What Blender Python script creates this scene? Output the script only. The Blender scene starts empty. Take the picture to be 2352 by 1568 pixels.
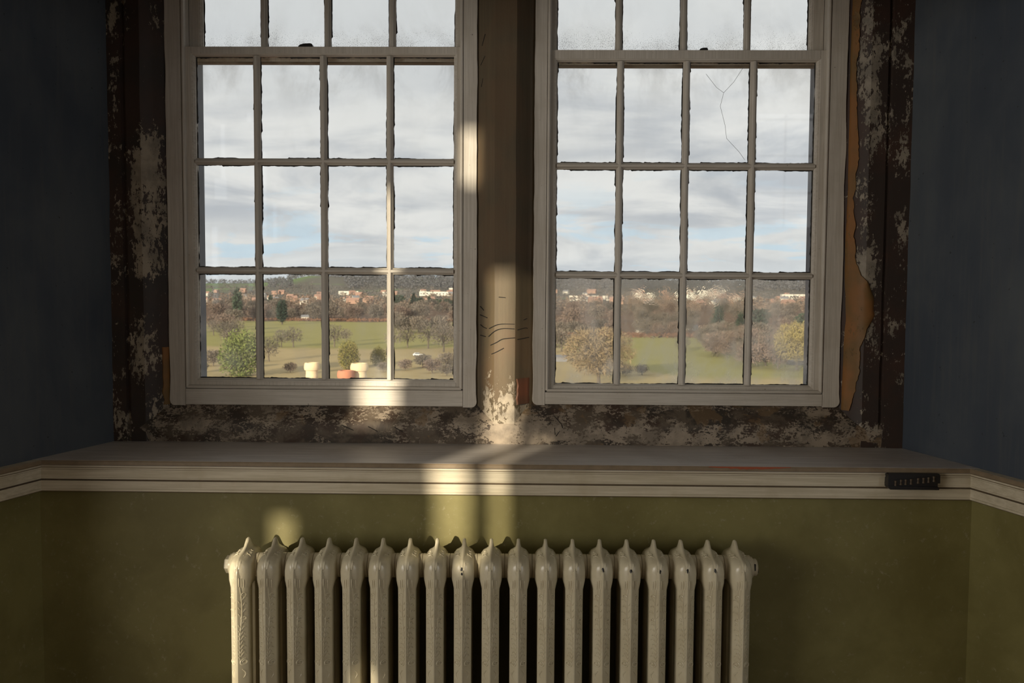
import bpy, bmesh, math, random
from mathutils import Vector, Matrix
from mathutils.bvhtree import BVHTree
from mathutils import noise as mnoise
R_ = random.Random(7)
sc = bpy.context.scene
COL = sc.collection

# ------------------------------------------------------------------ camera
cam = bpy.data.cameras.new('camera')
co = bpy.data.objects.new('camera', cam)
COL.objects.link(co)
cam.sensor_width = 36.0
cam.lens = 32.14
cam.clip_start = 0.05
cam.clip_end = 20000
cx = Vector((0.99981331, 0.0184151, 0.00585101))
cd = Vector((0.00690336, -0.05761144, -0.99831521))
cf = Vector((-0.01804699, 0.99816923, -0.05772782))
m = Matrix((cx, -cd, -cf)).transposed().to_4x4()
m.translation = (0, 0, 1.55)
co.matrix_world = m
cam.dof.use_dof = True
cam.dof.focus_distance = 3.35
cam.dof.aperture_fstop = 9.0
sc.camera = co

# ------------------------------------------------------------------ exposure
vs = sc.view_settings
vs.view_transform = 'Standard'
vs.look = 'None'
vs.gamma = 1.0
vs.use_curve_mapping = False
vs.exposure = 0.0
sc.cycles.transparent_max_bounces = 24
sc.cycles.sample_clamp_indirect = 6.0


class NT:
    """small node tree writer"""
    def __init__(s, tree):
        s.t = tree
        s.n = tree.nodes
        s.l = tree.links
        s.n.clear()

    def _in(s, node, key, v):
        if v is None:
            return
        sock = node.inputs[key]
        if isinstance(v, bpy.types.NodeSocket):
            s.l.new(v, sock)
        elif isinstance(v, (tuple, list)) and len(v) == 3 and sock.type == 'RGBA':
            sock.default_value = (*v, 1)
        else:
            sock.default_value = v

    def node(s, kind, ins=None, out=0, **props):
        n = s.n.new(kind)
        for k, v in props.items():
            setattr(n, k, v)
        for k, v in (ins or {}).items():
            s._in(n, k, v)
        return n.outputs[out]

    def math(s, op, a, b=None, clamp=False):
        return s.node('ShaderNodeMath', {0: a, 1: b}, operation=op, use_clamp=clamp)

    def vmath(s, op, a, b=None, out=0):
        return s.node('ShaderNodeVectorMath', {0: a, 1: b}, out=out, operation=op)

    def noise(s, vec, scale, detail=3, rough=.55, dist=0.0, out=0):
        return s.node('ShaderNodeTexNoise', {'Vector': vec, 'Scale': scale, 'Detail': detail, 'Roughness': rough, 'Distortion': dist}, out=out)

    def step(s, v, a, b, lo=0.0, hi=1.0):
        return s.node('ShaderNodeMapRange', {0: v, 1: a, 2: b, 3: lo, 4: hi}, interpolation_type='SMOOTHSTEP')

    def mix(s, f, a, b):
        n = s.n.new('ShaderNodeMix')
        n.data_type = 'RGBA'
        s._in(n, 0, f)
        s._in(n, 6, a)
        s._in(n, 7, b)
        return n.outputs[2]

    def mixs(s, f, a, b):
        n = s.n.new('ShaderNodeMixShader')
        s._in(n, 0, f)
        s.l.new(a, n.inputs[1])
        s.l.new(b, n.inputs[2])
        return n.outputs[0]

    def pos(s):
        return s.node('ShaderNodeNewGeometry')

    def obj(s):
        return s.node('ShaderNodeTexCoord', out=3)

    def rnd(s):
        return s.node('ShaderNodeObjectInfo', out=5)

    def sc(s, v, x, y, z):
        return s.vmath('MULTIPLY', v, (x, y, z))

    def bump(s, h, strength, dist=.002):
        return s.node('ShaderNodeBump', {'Strength': strength, 'Distance': dist, 'Height': h})

    def bsdf(s, col, rough=.6, normal=None, spec=.5):
        return s.node('ShaderNodeBsdfPrincipled', {'Base Color': col, 'Roughness': rough, 'Normal': normal, 'Specular IOR Level': spec})

    def finish(s, sh):
        o = s.n.new('ShaderNodeOutputMaterial')
        s.l.new(sh, o.inputs[0])


def newmat(name):
    mt = bpy.data.materials.new(name)
    mt.use_nodes = True
    return mt, NT(mt.node_tree)


# ------------------------------------------------------------------ world: broken cloud, low winter light
w = bpy.data.worlds.new('sky')
sc.world = w
w.use_nodes = True
t = NT(w.node_tree)
d = t.node('ShaderNodeTexCoord', out=0)
sx = t.n.new('ShaderNodeSeparateXYZ')
t.l.new(d, sx.inputs[0])
h = t.math('ADD', t.math('MAXIMUM', sx.outputs[2], 0.0), 0.15)
px_ = t.math('DIVIDE', sx.outputs[0], h)
py_ = t.math('DIVIDE', sx.outputs[1], h)
p = t.node('ShaderNodeCombineXYZ', {0: px_, 1: py_, 2: 3.7})
n1 = t.noise(p, 1.25, 7, .56, .5)
n2 = t.noise(t.vmath('ADD', p, (7.3, 2.1, 5.0)), 1.9, 6, .6, .4)
n3 = t.noise(t.vmath('ADD', p, (1.3, 9.1, 8.0)), 0.6, 4, .5)
cloud = t.mix(t.step(n1, .36, .64), (.53, .56, .60), (.87, .87, .85))
cloud = t.mix(t.step(n3, .42, .66, 0, .55), cloud, (.78, .79, .78))
low = t.step(sx.outputs[2], .015, .15, 1, 0)
gap = t.math('MULTIPLY', t.step(n2, .53, .64), t.math('MULTIPLY', low, .85))
cloud = t.mix(gap, cloud, (.60, .78, .90))
cloud = t.mix(t.step(sx.outputs[2], .0, .05, .55, 0), cloud, (.70, .77, .82))
high = t.step(sx.outputs[2], .16, .34, 0, .6)
cloud = t.mix(high, cloud, (.79, .81, .81))
bg = t.node('ShaderNodeBackground', {'Color': cloud, 'Strength': 1.0})
ow = t.n.new('ShaderNodeOutputWorld')
t.l.new(bg, ow.inputs[0])

# ------------------------------------------------------------------ sun and side fill lamps
EL = math.radians(11.0)
AZ = math.atan(0.42)
sd = Vector((math.sin(AZ) * math.cos(EL), math.cos(AZ) * math.cos(EL), -math.sin(EL)))
sl = bpy.data.lights.new('low_sun', 'SUN')
sl.energy = 7.0
sl.color = (1.0, .87, .65)
sl.angle = math.radians(0.6)
so = bpy.data.objects.new('low_sun', sl)
so.rotation_euler = sd.to_track_quat('-Z', 'Y').to_euler()
so.location = (-6, -10, 8)
COL.objects.link(so)


def area(name, loc, aim, sx_, sy_, power, color):
    a = bpy.data.lights.new(name, 'AREA')
    a.shape = 'RECTANGLE'
    a.size = sx_
    a.size_y = sy_
    a.energy = power
    a.color = color
    o = bpy.data.objects.new(name, a)
    o.location = loc
    o.rotation_euler = (Vector(aim) - Vector(loc)).to_track_quat('-Z', 'Y').to_euler()
    COL.objects.link(o)
    return o


# fill lamp added in an unseen left wall opening, behind the camera
area('side_fill_lamp', (-4.12, -0.9, 1.6), (0.0, -0.9, 1.6), 3.2, 1.7, 110.0, (1.0, .93, .82))


# weaker fill lamp added in the right wall to lift the left side
area('side_fill_lamp', (3.52, -0.6, 1.7), (0.0, -0.6, 1.7), 1.6, 1.6, 22.0, (.92, .96, 1.0))


# ------------------------------------------------------------------ helpers for geometry
class MB:
    def __init__(s):
        s.v = []
        s.f = []
        s.mi = []

    def add(s, vs_, fs, mi=0):
        b = len(s.v)
        s.v += [tuple(q) for q in vs_]
        s.f += [tuple(b + i for i in f) for f in fs]
        s.mi += [mi] * len(fs)
        return s

    def box(s, x0, x1, y0, y1, z0, z1, mi=0):
        vs_ = [(x, y, z) for z in (z0, z1) for y in (y0, y1) for x in (x0, x1)]
        return s.add(vs_, [(0, 2, 3, 1), (4, 5, 7, 6), (0, 1, 5, 4), (2, 6, 7, 3), (0, 4, 6, 2), (1, 3, 7, 5)], mi)

    def prism(s, poly, axis, a, b, mi=0, n=1):
        """poly: list of 2-D points; extruded along axis from a to b.  x: (y,z)  y: (x,z)  z: (x,y)"""
        def P(q, c):
            return (c, q[0], q[1]) if axis == 'x' else ((q[0], c, q[1]) if axis == 'y' else (q[0], q[1], c))
        k = len(poly)
        vs_ = []
        for i in range(n + 1):
            c = a + (b - a) * i / n
            vs_ += [P(q, c) for q in poly]
        fs = []
        for i in range(n):
            for j in range(k):
                fs.append((i * k + j, i * k + (j + 1) % k, (i + 1) * k + (j + 1) % k, (i + 1) * k + j))
        fs.append(tuple(range(k))[::-1])
        fs.append(tuple(n * k + j for j in range(k)))
        return s.add(vs_, fs, mi)

    def tube(s, path, rad, sides=5, closed_ends=True, up=None):
        path = [Vector(q) for q in path]
        n = len(path)
        rr = [rad(i / (n - 1)) if callable(rad) else rad for i in range(n)]
        vs_ = []
        for i, q in enumerate(path):
            tg = (path[min(i + 1, n - 1)] - path[max(i - 1, 0)])
            tg = tg.normalized() if tg.length > 1e-9 else Vector((0, 0, 1))
            a = Vector((0, 1, 0)) if abs(tg.y) < .9 else Vector((1, 0, 0))
            u = tg.cross(a).normalized()
            v = tg.cross(u)
            for j in range(sides):
                an = 2 * math.pi * j / sides
                vs_.append(q + (u * math.cos(an) + v * math.sin(an)) * rr[i])
        fs = []
        for i in range(n - 1):
            for j in range(sides):
                k = (j + 1) % sides
                fs.append((i * sides + j, i * sides + k, (i + 1) * sides + k, (i + 1) * sides + j))
        if closed_ends:
            fs.append(tuple(range(sides))[::-1])
            fs.append(tuple((n - 1) * sides + j for j in range(sides)))
        return s.add(vs_, fs)

    def lathe(s, prof, n=20, cx_=0, cy_=0):
        vs_ = []
        for r, z in prof:
            for j in range(n):
                a = 2 * math.pi * j / n
                vs_.append((cx_ + r * math.cos(a), cy_ + r * math.sin(a), z))
        fs = []
        for i in range(len(prof) - 1):
            for j in range(n):
                k = (j + 1) % n
                fs.append((i * n + j, i * n + k, (i + 1) * n + k, (i + 1) * n + j))
        return s.add(vs_, fs)

    def mesh(s, name, mats, smooth=None):
        me = bpy.data.meshes.new(name)
        me.from_pydata(s.v, [], s.f)
        for m_ in (mats if isinstance(mats, (list, tuple)) else [mats]):
            me.materials.append(m_)
        if any(s.mi):
            me.polygons.foreach_set('material_index', s.mi)
        bm = bmesh.new()
        bm.from_mesh(me)
        bmesh.ops.recalc_face_normals(bm, faces=bm.faces)
        bm.to_mesh(me)
        bm.free()
        if smooth is not None:
            me.polygons.foreach_set('use_smooth', [True] * len(me.polygons))
            me.set_sharp_from_angle(angle=math.radians(smooth))
        me.update()
        return me


def link(name, me, parent=None, bevel=0.0):
    o = bpy.data.objects.new(name, me)
    COL.objects.link(o)
    if parent is not None:
        o.parent = parent
    if bevel:
        b = o.modifiers.new('edge', 'BEVEL')
        b.width = bevel
        b.segments = 2
        b.limit_method = 'ANGLE'
    return o


def obj(name, mb, mat, parent=None, smooth=None, bevel=0.0):
    return link(name, mb.mesh(name, mat, smooth), parent, bevel)


def tag(o, label=None, cat=None, group=None, kind=None):
    if label:
        o['label'] = label
    if cat:
        o['category'] = cat
    if group:
        o['group'] = group
    if kind:
        o['kind'] = kind
    return o


def empty(name, loc=(0, 0, 0)):
    o = bpy.data.objects.new(name, None)
    o.empty_display_size = .1
    o.location = loc
    COL.objects.link(o)
    return o


def dup(root, loc, rz=0.0, s=1.0, label=None):
    r = root.copy()
    COL.objects.link(r)
    r.location = loc
    r.rotation_euler = (0, 0, rz)
    r.scale = (s, s, s) if not isinstance(s, tuple) else s
    if label:
        r['label'] = label
    for ch in list(root.children):
        c = ch.copy()
        COL.objects.link(c)
        c.parent = r
        for g in list(ch.children):
            q = g.copy()
            COL.objects.link(q)
            q.parent = c
    return r


# ------------------------------------------------------------------ materials
def simple(name, col, rough=.6, var=.0, scale=8, spec=.5):
    mt, t = newmat(name)
    c = col
    if var:
        n = t.noise(t.obj(), scale, 4, .6)
        c = t.mix(n, tuple(v * (1 - var) for v in col), tuple(min(1, v * (1 + var)) for v in col))
    t.finish(t.bsdf(c, rough, spec=spec))
    return mt


def white_paint(name, grain):
    """old off-white oil paint brushed along the grain, grimy and knocked"""
    mt, t = newmat(name)
    P = t.pos()
    g = t.noise(t.sc(P, *grain), 1.0, 5, .65)
    big = t.noise(P, 7.0, 4, .6)
    c = t.mix(t.step(g, .3, .7), (.50, .46, .40), (.63, .585, .52))
    c = t.mix(t.step(big, .42, .68, 0, .35), c, (.44, .39, .32))
    fl = t.noise(P, 90.0, 3, .7)
    c = t.mix(t.step(fl, .715, .74, 0, .8), c, (.13, .10, .075))
    t.finish(t.bsdf(c, .48, t.bump(g, .25, .0012)))
    return mt


M_white_v = white_paint('white_paint_upright_grain', (160, 160, 5))
M_white_h = white_paint('white_paint_level_grain', (5, 120, 160))


def peel(name, dark, light, bias, blobs, ochre=.0, scale=11.0, zs=.55, wood=None, mid=None):
    """layers of old paint flaking off stone: dark coat, pale coat left in patches, ochre plaster showing"""
    mt, t = newmat(name)
    P = t.pos()
    sx = t.n.new('ShaderNodeSeparateXYZ')
    t.l.new(P, sx.inputs[0])
    Q = t.sc(P, 1, 1, zs)
    a = t.noise(Q, scale, 7, .68, .25)
    f = t.math('ADD', a, bias)
    for (bx, bz, rx, rz, amp) in blobs:
        v = t.node('ShaderNodeCombineXYZ', {0: t.math('DIVIDE', t.math('SUBTRACT', sx.outputs[0], bx), rx),
                                            1: t.math('DIVIDE', t.math('SUBTRACT', sx.outputs[2], bz), rz)})
        L = t.vmath('LENGTH', v, out=1)
        f = t.math('ADD', f, t.math('MULTIPLY', t.step(L, .25, 1.0, 1, 0), amp))
    fine = t.noise(Q, 85.0, 4, .75)
    f2 = t.math('ADD', f, t.math('MULTIPLY', t.math('SUBTRACT', fine, .5), .80))
    mask = t.step(f2, .585, .615)
    tint = t.noise(P, 5.0, 3, .6)
    D = t.mix(t.step(tint, .4, .62), dark, tuple(v * k for v, k in zip(dark, (1.5, 1.15, 1.0))))
    if mid:
        D = t.mix(t.step(t.noise(P, 8.0, 5, .65, .5), .45, .58), D, mid)
    if wood:
        g = t.noise(t.sc(P, 90, 90, 3.5), 1.0, 4, .6)
        D = t.mix(g, D, wood)
    Lc = t.mix(t.step(t.noise(P, 16.0, 4, .6), .38, .64), light, tuple(v * .6 for v in light))
    c = t.mix(mask, D, Lc)
    if ochre:
        o = t.noise(t.vmath('ADD', P, (3.1, 0, 1.7)), 6.5, 4, .6, .4)
        c = t.mix(t.step(o, .60 - ochre * .1, .63 - ochre * .1, 0, .5), c, (.20, .125, .06))
    hgt = t.math('ADD', t.math('MULTIPLY', mask, .5), t.math('MULTIPLY', fine, .3))
    t.finish(t.bsdf(c, .62, t.bump(hgt, .6, .003)))
    return mt


DK = (.030, .021, .016)
LT = (.34, .285, .21)
M_jamb_l = peel('flaking_paint_window_side', DK, LT, -.055,
                [(-1.43, 1.82, .09, .36, .27), (-1.43, 2.05, .05, .16, .12), (-1.46, 1.30, .05, .25, .07), (-1.44, 1.62, .07, .12, .12), (-1.53, 1.55, .05, .9, .055), (-1.535, 2.45, .035, .25, .10), (-1.40, 1.15, .06, .2, .13), (-1.52, 1.02, .06, .10, .16), (-1.45, 1.35, .07, .2, .06)], .0)
M_jamb_r = peel('flaking_paint_far_side', (.034, .022, .017), (.30, .26, .205), -.035,
                [(1.24, 2.42, .06, .34, .20), (1.25, 2.15, .05, .2, .10), (1.235, 1.75, .055, .32, .16), (1.265, 1.5, .05, .5, .10), (1.36, 2.0, .03, .8, .05), (1.28, 1.03, .09, .06, .2), (1.33, 1.4, .04, .4, .07)], .0)
M_band = peel('flaking_paint_under_windows', (.042, .033, .025), (.33, .27, .205), .06,
              [(-.05, 1.02, .30, .09, .14), (.45, 1.00, .55, .05, .13), (1.1, 1.02, .30, .06, .12), (-1.2, 1.02, .16, .05, .09), (-.62, 1.0, .17, .07, -.10), (-.9, 1.01, .18, .05, -.06), (.75, 1.07, .35, .03, -.12)], .05, 13.0, 1.6, mid=(.115, .088, .062))
M_mull = peel('brown_paint_centre_post', (.078, .058, .034), (.40, .34, .26), -.20,
              [(-.10, 1.05, .15, .24, .30), (-.02, 1.06, .1, .16, .16), (-.15, 1.20, .05, .14, .16), (-.06, 1.27, .05, .08, .1)], .0, 20.0, .6, wood=(.135, .102, .058))
M_ochre = peel('bare_ochre_plaster', (.165, .092, .027), (.21, .125, .045), -.02, [], .0, 8.0)
M_brick = peel('bare_red_brick', (.125, .058, .032), (.18, .095, .058), -.05, [], .0, 30.0)

# blue distemper
mt, t = newmat('blue_distemper')
P = t.pos()
a = t.noise(t.sc(P, 1, 1, .6), 2.6, 5, .6, .3)
b = t.noise(t.sc(P, 40, 40, 2.5), 1.0, 3, .6)
c = t.mix(t.step(a, .33, .68), (.048, .060, .080), (.082, .094, .108))
c = t.mix(t.step(b, .45, .75, 0, .3), c, (.10, .104, .102))
sp = t.noise(P, 55.0, 2, .5)
c = t.mix(t.step(sp, .735, .76, 0, .7), c, (.018, .02, .024))
t.finish(t.bsdf(c, .75, t.bump(a, .2, .004), spec=.3))
M_blue = mt

# green dado paint with pale bloom
mt, t = newmat('green_dado_paint')
P = t.pos()
a = t.noise(P, 3.2, 6, .62, .3)
c = t.mix(t.step(a, .35, .67), (.145, .126, .040), (.20, .178, .064))
b = t.noise(P, 48.0, 5, .75)
b2 = t.noise(P, 7.0, 4, .6)
bl = t.math('MULTIPLY', t.step(b, .56, .70), t.step(b2, .42, .62, .1, .8))
c = t.mix(bl, c, (.27, .25, .15))
t.finish(t.bsdf(c, .5, t.bump(b, .12, .002)))
M_green = mt

# sill top: worn lilac-grey paint, brushed along the length
mt, t = newmat('worn_grey_sill_paint')
P = t.pos()
g = t.noise(t.sc(P, 3.5, 55, 10), 1.0, 6, .7)
a = t.noise(P, 5.0, 4, .6)
c = t.mix(t.step(g, .3, .72), (.40, .37, .35), (.55, .515, .485))
c = t.mix(t.step(a, .45, .7, 0, .5), c, (.36, .32, .285))
k = t.noise(t.sc(P, 1.2, 14, 1), 6.0, 3, .5)
c = t.mix(t.step(k, .72, .75, 0, .8), c, (.12, .09, .07))
t.finish(t.bsdf(c, .42, t.bump(g, .15, .001)))
M_sill = mt

# cream rail paint
mt, t = newmat('cream_rail_paint')
P = t.pos()
g = t.noise(t.sc(P, 4, 30, 90), 1.0, 5, .65)
a = t.noise(P, 9.0, 4, .6)
c = t.mix(t.step(g, .3, .72), (.46, .405, .295), (.60, .54, .42))
c = t.mix(t.step(a, .5, .7, 0, .4), c, (.40, .34, .23))
t.finish(t.bsdf(c, .4, t.bump(g, .12, .0008)))
M_rail = mt
M_rail_shade = simple('dark_rail_shade', (.07, .05, .03), .8)  # shade colour for the strip under the upper sash rail
M_moulding_brown = simple('brown_moulding_faces', (.19, .145, .09), .7, .3, 30)
M_nosing = simple('brown_nosing', (.20, .15, .095), .5, .35, 30)
M_redwood = simple('bare_red_timber', (.30, .075, .03), .7, .4, 40)
M_lining_shade = simple('shaded_blue_grey_paint', (.075, .085, .11), .7, .3, 20)  # blue-grey lining paint, darkened so the colour holds its shade
M_black = simple('black_putty', (.012, .011, .010), .7, .3, 60)
M_pencil = simple('black_drawn_line', (.012, .011, .010), .8)
M_blackplastic = simple('black_plastic', (.010, .009, .010), .38)
M_bronze = simple('dull_bronze', (.075, .05, .028), .45, .5, 300)
M_chip = simple('bare_black_iron', (.012, .012, .014), .5)

# radiator enamel
mt, t = newmat('cream_radiator_enamel')
P = t.pos()
a = t.noise(P, 12.0, 4, .6)
b = t.noise(P, 220.0, 3, .6)
c = t.mix(t.step(a, .35, .68), (.56, .50, .355), (.63, .575, .425))
t.finish(t.bsdf(c, .27, t.bump(b, .10, .0008)))
M_rad = mt


def glass(name, film, filmcol, zdirt=None, ripple=False):
    """old window glass: clear, with dust film, specks and a weak mirror"""
    mt, t = newmat(name)
    P = t.pos()
    sx = t.n.new('ShaderNodeSeparateXYZ')
    t.l.new(P, sx.inputs[0])
    a = t.noise(t.sc(P, 1, 1, .7), 7.0, 5, .6, .4)
    st = t.noise(t.sc(P, 60, 1, 3), 1.0, 3, .6)
    fa = t.math('MULTIPLY', t.step(a, .38, .72, .25, 1), film)
    fa = t.math('MULTIPLY', fa, t.math('ADD', t.math('MULTIPLY', st, .6), .7))
    sp = t.noise(P, 330.0, 2, .5)
    th = t.math('ADD', t.math('MULTIPLY', t.math('SUBTRACT', a, .5), .22), .0)
    spk = t.math('ADD', sp, th)
    if zdirt:
        z0, z1, amp, mold = zdirt
        band = t.step(sx.outputs[2], z0, z1, 1, 0) if z0 < z1 else t.step(sx.outputs[2], z1, z0, 0, 1)
        spk = t.math('ADD', spk, t.math('MULTIPLY', band, amp))
        fa = t.math('ADD', fa, t.math('MULTIPLY', t.math('MULTIPLY', band, t.step(a, .42, .68)), mold))
    spm = t.step(spk, .76, .80, 0, .55)
    if ripple:
        hh = t.noise(t.sc(P, 1, 1, .8), 34.0, 3, .55, 1.2)
        band = t.step(sx.outputs[2], 1.42, 1.60, .25, 1.0)
        gl = t.node('ShaderNodeBsdfRefraction', {'Color': (.97, .98, .97), 'Roughness': 0.0, 'IOR': 1.45,
                                                 'Normal': t.node('ShaderNodeBump', {'Strength': t.math('MULTIPLY', band, .035), 'Distance': .01, 'Height': hh})})
    else:
        gl = t.node('ShaderNodeBsdfTransparent', {'Color': (.975, .98, .975)})
    dust = t.mixs(.15, t.node('ShaderNodeBsdfTranslucent', {'Color': filmcol}), t.node('ShaderNodeBsdfDiffuse', {'Color': filmcol}))
    s1 = t.mixs(fa, gl, dust)
    s2 = t.mixs(spm, s1, t.node('ShaderNodeBsdfDiffuse', {'Color': (.05, .045, .04)}))
    fr = t.node('ShaderNodeFresnel', {'IOR': 1.45})
    s3 = t.mixs(fr, s2, t.node('ShaderNodeBsdfGlossy', {'Color': (1, 1, 1), 'Roughness': .02}))
    t.finish(s3)
    return mt


G_up = glass('dusty_glass_high', .04, (.55, .55, .52), (2.46, 2.60, .16, .10))
G_mid = glass('dusty_glass_top_row', .04, (.5, .5, .47), (2.42, 2.20, .07, .16))
G_clear = glass('old_glass', .03, (.6, .62, .6))
G_low_l = glass('dusty_glass_low', .11, (.90, .92, .92), (1.19, 1.35, .03, .07))
G_low_r = glass('hazy_glass_low', .30, (.95, .94, .90), (1.19, 1.42, .03, .10))
G_rip = glass('rippled_hazy_glass_low', .25, (.95, .94, .90), (1.19, 1.42, .03, .10), True)
# the dirt band of the top row grows upward: swap of limits handles direction

# ------------------------------------------------------------------ the room
def XL(y):
    return -1.558 - .28 * (3.4 - y)


def XR(y):
    return 1.388 + .27 * (3.4 - y)


ZC = 4.3
M_room = simple('plain_limewash', (.30, .255, .19), .8, .2, 3)
M_floor = simple('brown_floorboards', (.17, .10, .055), .5, .4, 6)
M_ceil = simple('off_white_ceiling', (.55, .52, .46), .8, .1, 4)
M_stone_out = simple('grey_outer_stone', (.36, .33, .28), .8, .3, 5)

floor = empty('floor', (0, 0, 0))
tag(floor, kind='structure')
for i in range(32):
    x = -4.3 + i * .25
    obj('floorboard', MB().box(x + .002, x + .248, -4.0, 3.05, -.03, 0), M_floor, floor)
tag(obj('ceiling', MB().box(-4.5, 3.9, -4.2, 3.8, ZC, ZC + .2), M_ceil), kind='structure')

# niche side walls: green below the rail, blue above
def side_wall(name, X, s):
    mb = MB()
    y0, y1 = 2.3, 3.62
    for (za, zb, mi) in ((0, .90, 1), (.90, ZC, 0)):
        q = [(X(y0), y0), (X(y1), y1), (X(y1) + s * .25, y1), (X(y0) + s * .25, y0)]
        mb.prism(q, 'z', za, zb, mi)
    return tag(obj(name, mb, [M_blue, M_green]), kind='structure')


side_wall('wall_left', XL, -1)
side_wall('wall_right', XR, 1)
tag(obj('wall_left_return', MB().box(-4.2, XL(2.3) - .0, 2.3, 2.5, 0, ZC), M_room), kind='structure')
tag(obj('wall_right_return', MB().box(XR(2.3), 3.6, 2.3, 2.5, 0, ZC), M_room), kind='structure')
tag(obj('wall_far_left', MB().box(-4.4, -4.2, -4.2, -2.5, 0, ZC).box(-4.4, -4.2, .7, 2.5, 0, ZC).box(-4.4, -4.2, -2.5, .7, 0, .75).box(-4.4, -4.2, -2.5, .7, 2.45, ZC), M_room), kind='structure')
tag(obj('wall_shade_head', MB().box(XL(2.3) - .1, XR(2.3) + .1, 2.3, 2.5, 2.44, ZC), M_room), kind='structure')  # unseen head wall added to cut high light on the window tops
tag(obj('wall_far_right', MB().box(3.6, 3.8, -4.2, -1.4, 0, ZC).box(3.6, 3.8, .2, 2.5, 0, ZC).box(3.6, 3.8, -1.4, .2, 0, .9).box(3.6, 3.8, -1.4, .2, 2.5, ZC), M_room), kind='structure')
# wall behind the camera, with two openings
rear = MB()
ops = [(-3.98, -2.82, 1.2, 3.9), (2.70, 3.40, 2.3, 4.0)]
xs = [-4.2] + [v for o in ops for v in o[:2]] + [3.6]
for i in range(0, len(xs), 2):
    rear.box(xs[i], xs[i + 1], -4.2, -4.0, 0, ZC)
for (a, b, z0, z1) in ops:
    rear.box(a, b, -4.2, -4.0, 0, z0)
    rear.box(a, b, -4.2, -4.0, z1, ZC)
tag(obj('wall_rear', rear, M_room), kind='structure')
# rear window: unseen boards added, their gaps shaped to throw the sun patches
sh = empty('window_3', (-3.4, -4.05, 1.2))
tag(sh, kind='structure')
gaps = [(-3.842, -3.763, 1.35, 2.27), (-3.80, -3.645, 2.60, 2.86), (-3.72, -3.66, 2.86, 3.5), (-3.288, -3.165, 2.16, 3.18), (-3.095, -3.04, 2.12, 2.55), (-3.40, -3.335, 3.52, 3.72), (-3.40, -3.345, 1.5, 1.79)]
gx = sorted(set([-3.98, -2.82] + [g[0] for g in gaps] + [g[1] for g in gaps]))
gz = sorted(set([1.2, 3.9] + [g[2] for g in gaps] + [g[3] for g in gaps]))
for i in range(len(gx) - 1):
    mb = MB()
    xa, xb = gx[i], gx[i + 1]
    run = None
    for j in range(len(gz) - 1):
        xm, zm = (xa + xb) / 2, (gz[j] + gz[j + 1]) / 2
        op = any(g[0] < xm < g[1] and g[2] < zm < g[3] for g in gaps)
        if not op and run is None:
            run = gz[j]
        if (op or j == len(gz) - 2) and run is not None:
            mb.box(xa + 3.4, xb + 3.4, 0, .03, run - 1.2, (gz[j] if op else gz[j + 1]) - 1.2)
            run = None
    obj('sun_mask_board', mb, M_room, sh)
# small arched window behind: it shows as the faint reflection in the panes
wa = empty('window_4', (3.05, -4.1, 2.3))
tag(wa, kind='structure')
mb = MB()
arc = [(.35 * math.cos(a), 1.28 + .35 * math.sin(a)) for a in [math.pi * i / 12 for i in range(13)]]
for i in range(12):
    (xa, za), (xb, zb) = arc[i], arc[i + 1]
    mb.prism([(xa, za), (xb, zb), (xb, 1.70), (xa, 1.70)], 'y', -.06, .04)
obj('arch_head', mb, M_room, wa)
for (xa, xb, za, zb) in ((-.012, .012, 0, 1.64), (-.35, .35, .40, .424), (-.35, .35, .84, .864), (-.35, .35, 1.27, 1.294)):
    obj('glazing_bar', MB().box(xa, xb, -.01, .02, za, zb), M_room, wa)

# ------------------------------------------------------------------ window wall
wall = empty('wall_back', (0, 3.4, 0))
tag(wall, kind='structure')


def wob(name, mb, mat, smooth=None, bevel=0.0):
    mb.v = [(x, y - 3.4, z) for x, y, z in mb.v]
    return obj(name, mb, mat, wall, smooth, bevel)


wob('dado_panel', MB().box(XL(3.045) - .05, XR(3.045) + .05, 3.045, 3.3, 0, .955), M_green)
wob('masonry', MB().box(-1.7, 1.5, 3.3, 3.7, 0, .946), M_stone_out)
wob('lintel', MB().box(-1.75, 1.6, 3.40, 3.75, 3.62, ZC), M_jamb_l)

# profiles (x, y) of the moulded stone uprights
JL = [(-1.60, 3.392), (-1.512, 3.392), (-1.508, 3.408), (-1.500, 3.408), (-1.496, 3.398), (-1.442, 3.398), (-1.418, 3.412), (-1.385, 3.452), (-1.366, 3.475)]
JR = [(1.168, 3.478), (1.186, 3.458), (1.222, 3.412), (1.240, 3.400), (1.300, 3.398), (1.304, 3.409), (1.312, 3.409), (1.316, 3.394), (1.42, 3.392)]
MU = [(-.202, 3.475), (-.186, 3.462), (-.132, 3.407), (-.128, 3.402), (-.050, 3.402), (-.0465, 3.4045), (-.010, 3.456), (.022, 3.478)]


def prof_y(P, x):
    for (xa, ya), (xb, yb) in zip(P, P[1:]):
        if xa <= x <= xb:
            return ya + (yb - ya) * (x - xa) / (xb - xa)
    return P[0][1] if x < P[0][0] else P[-1][1]


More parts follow.
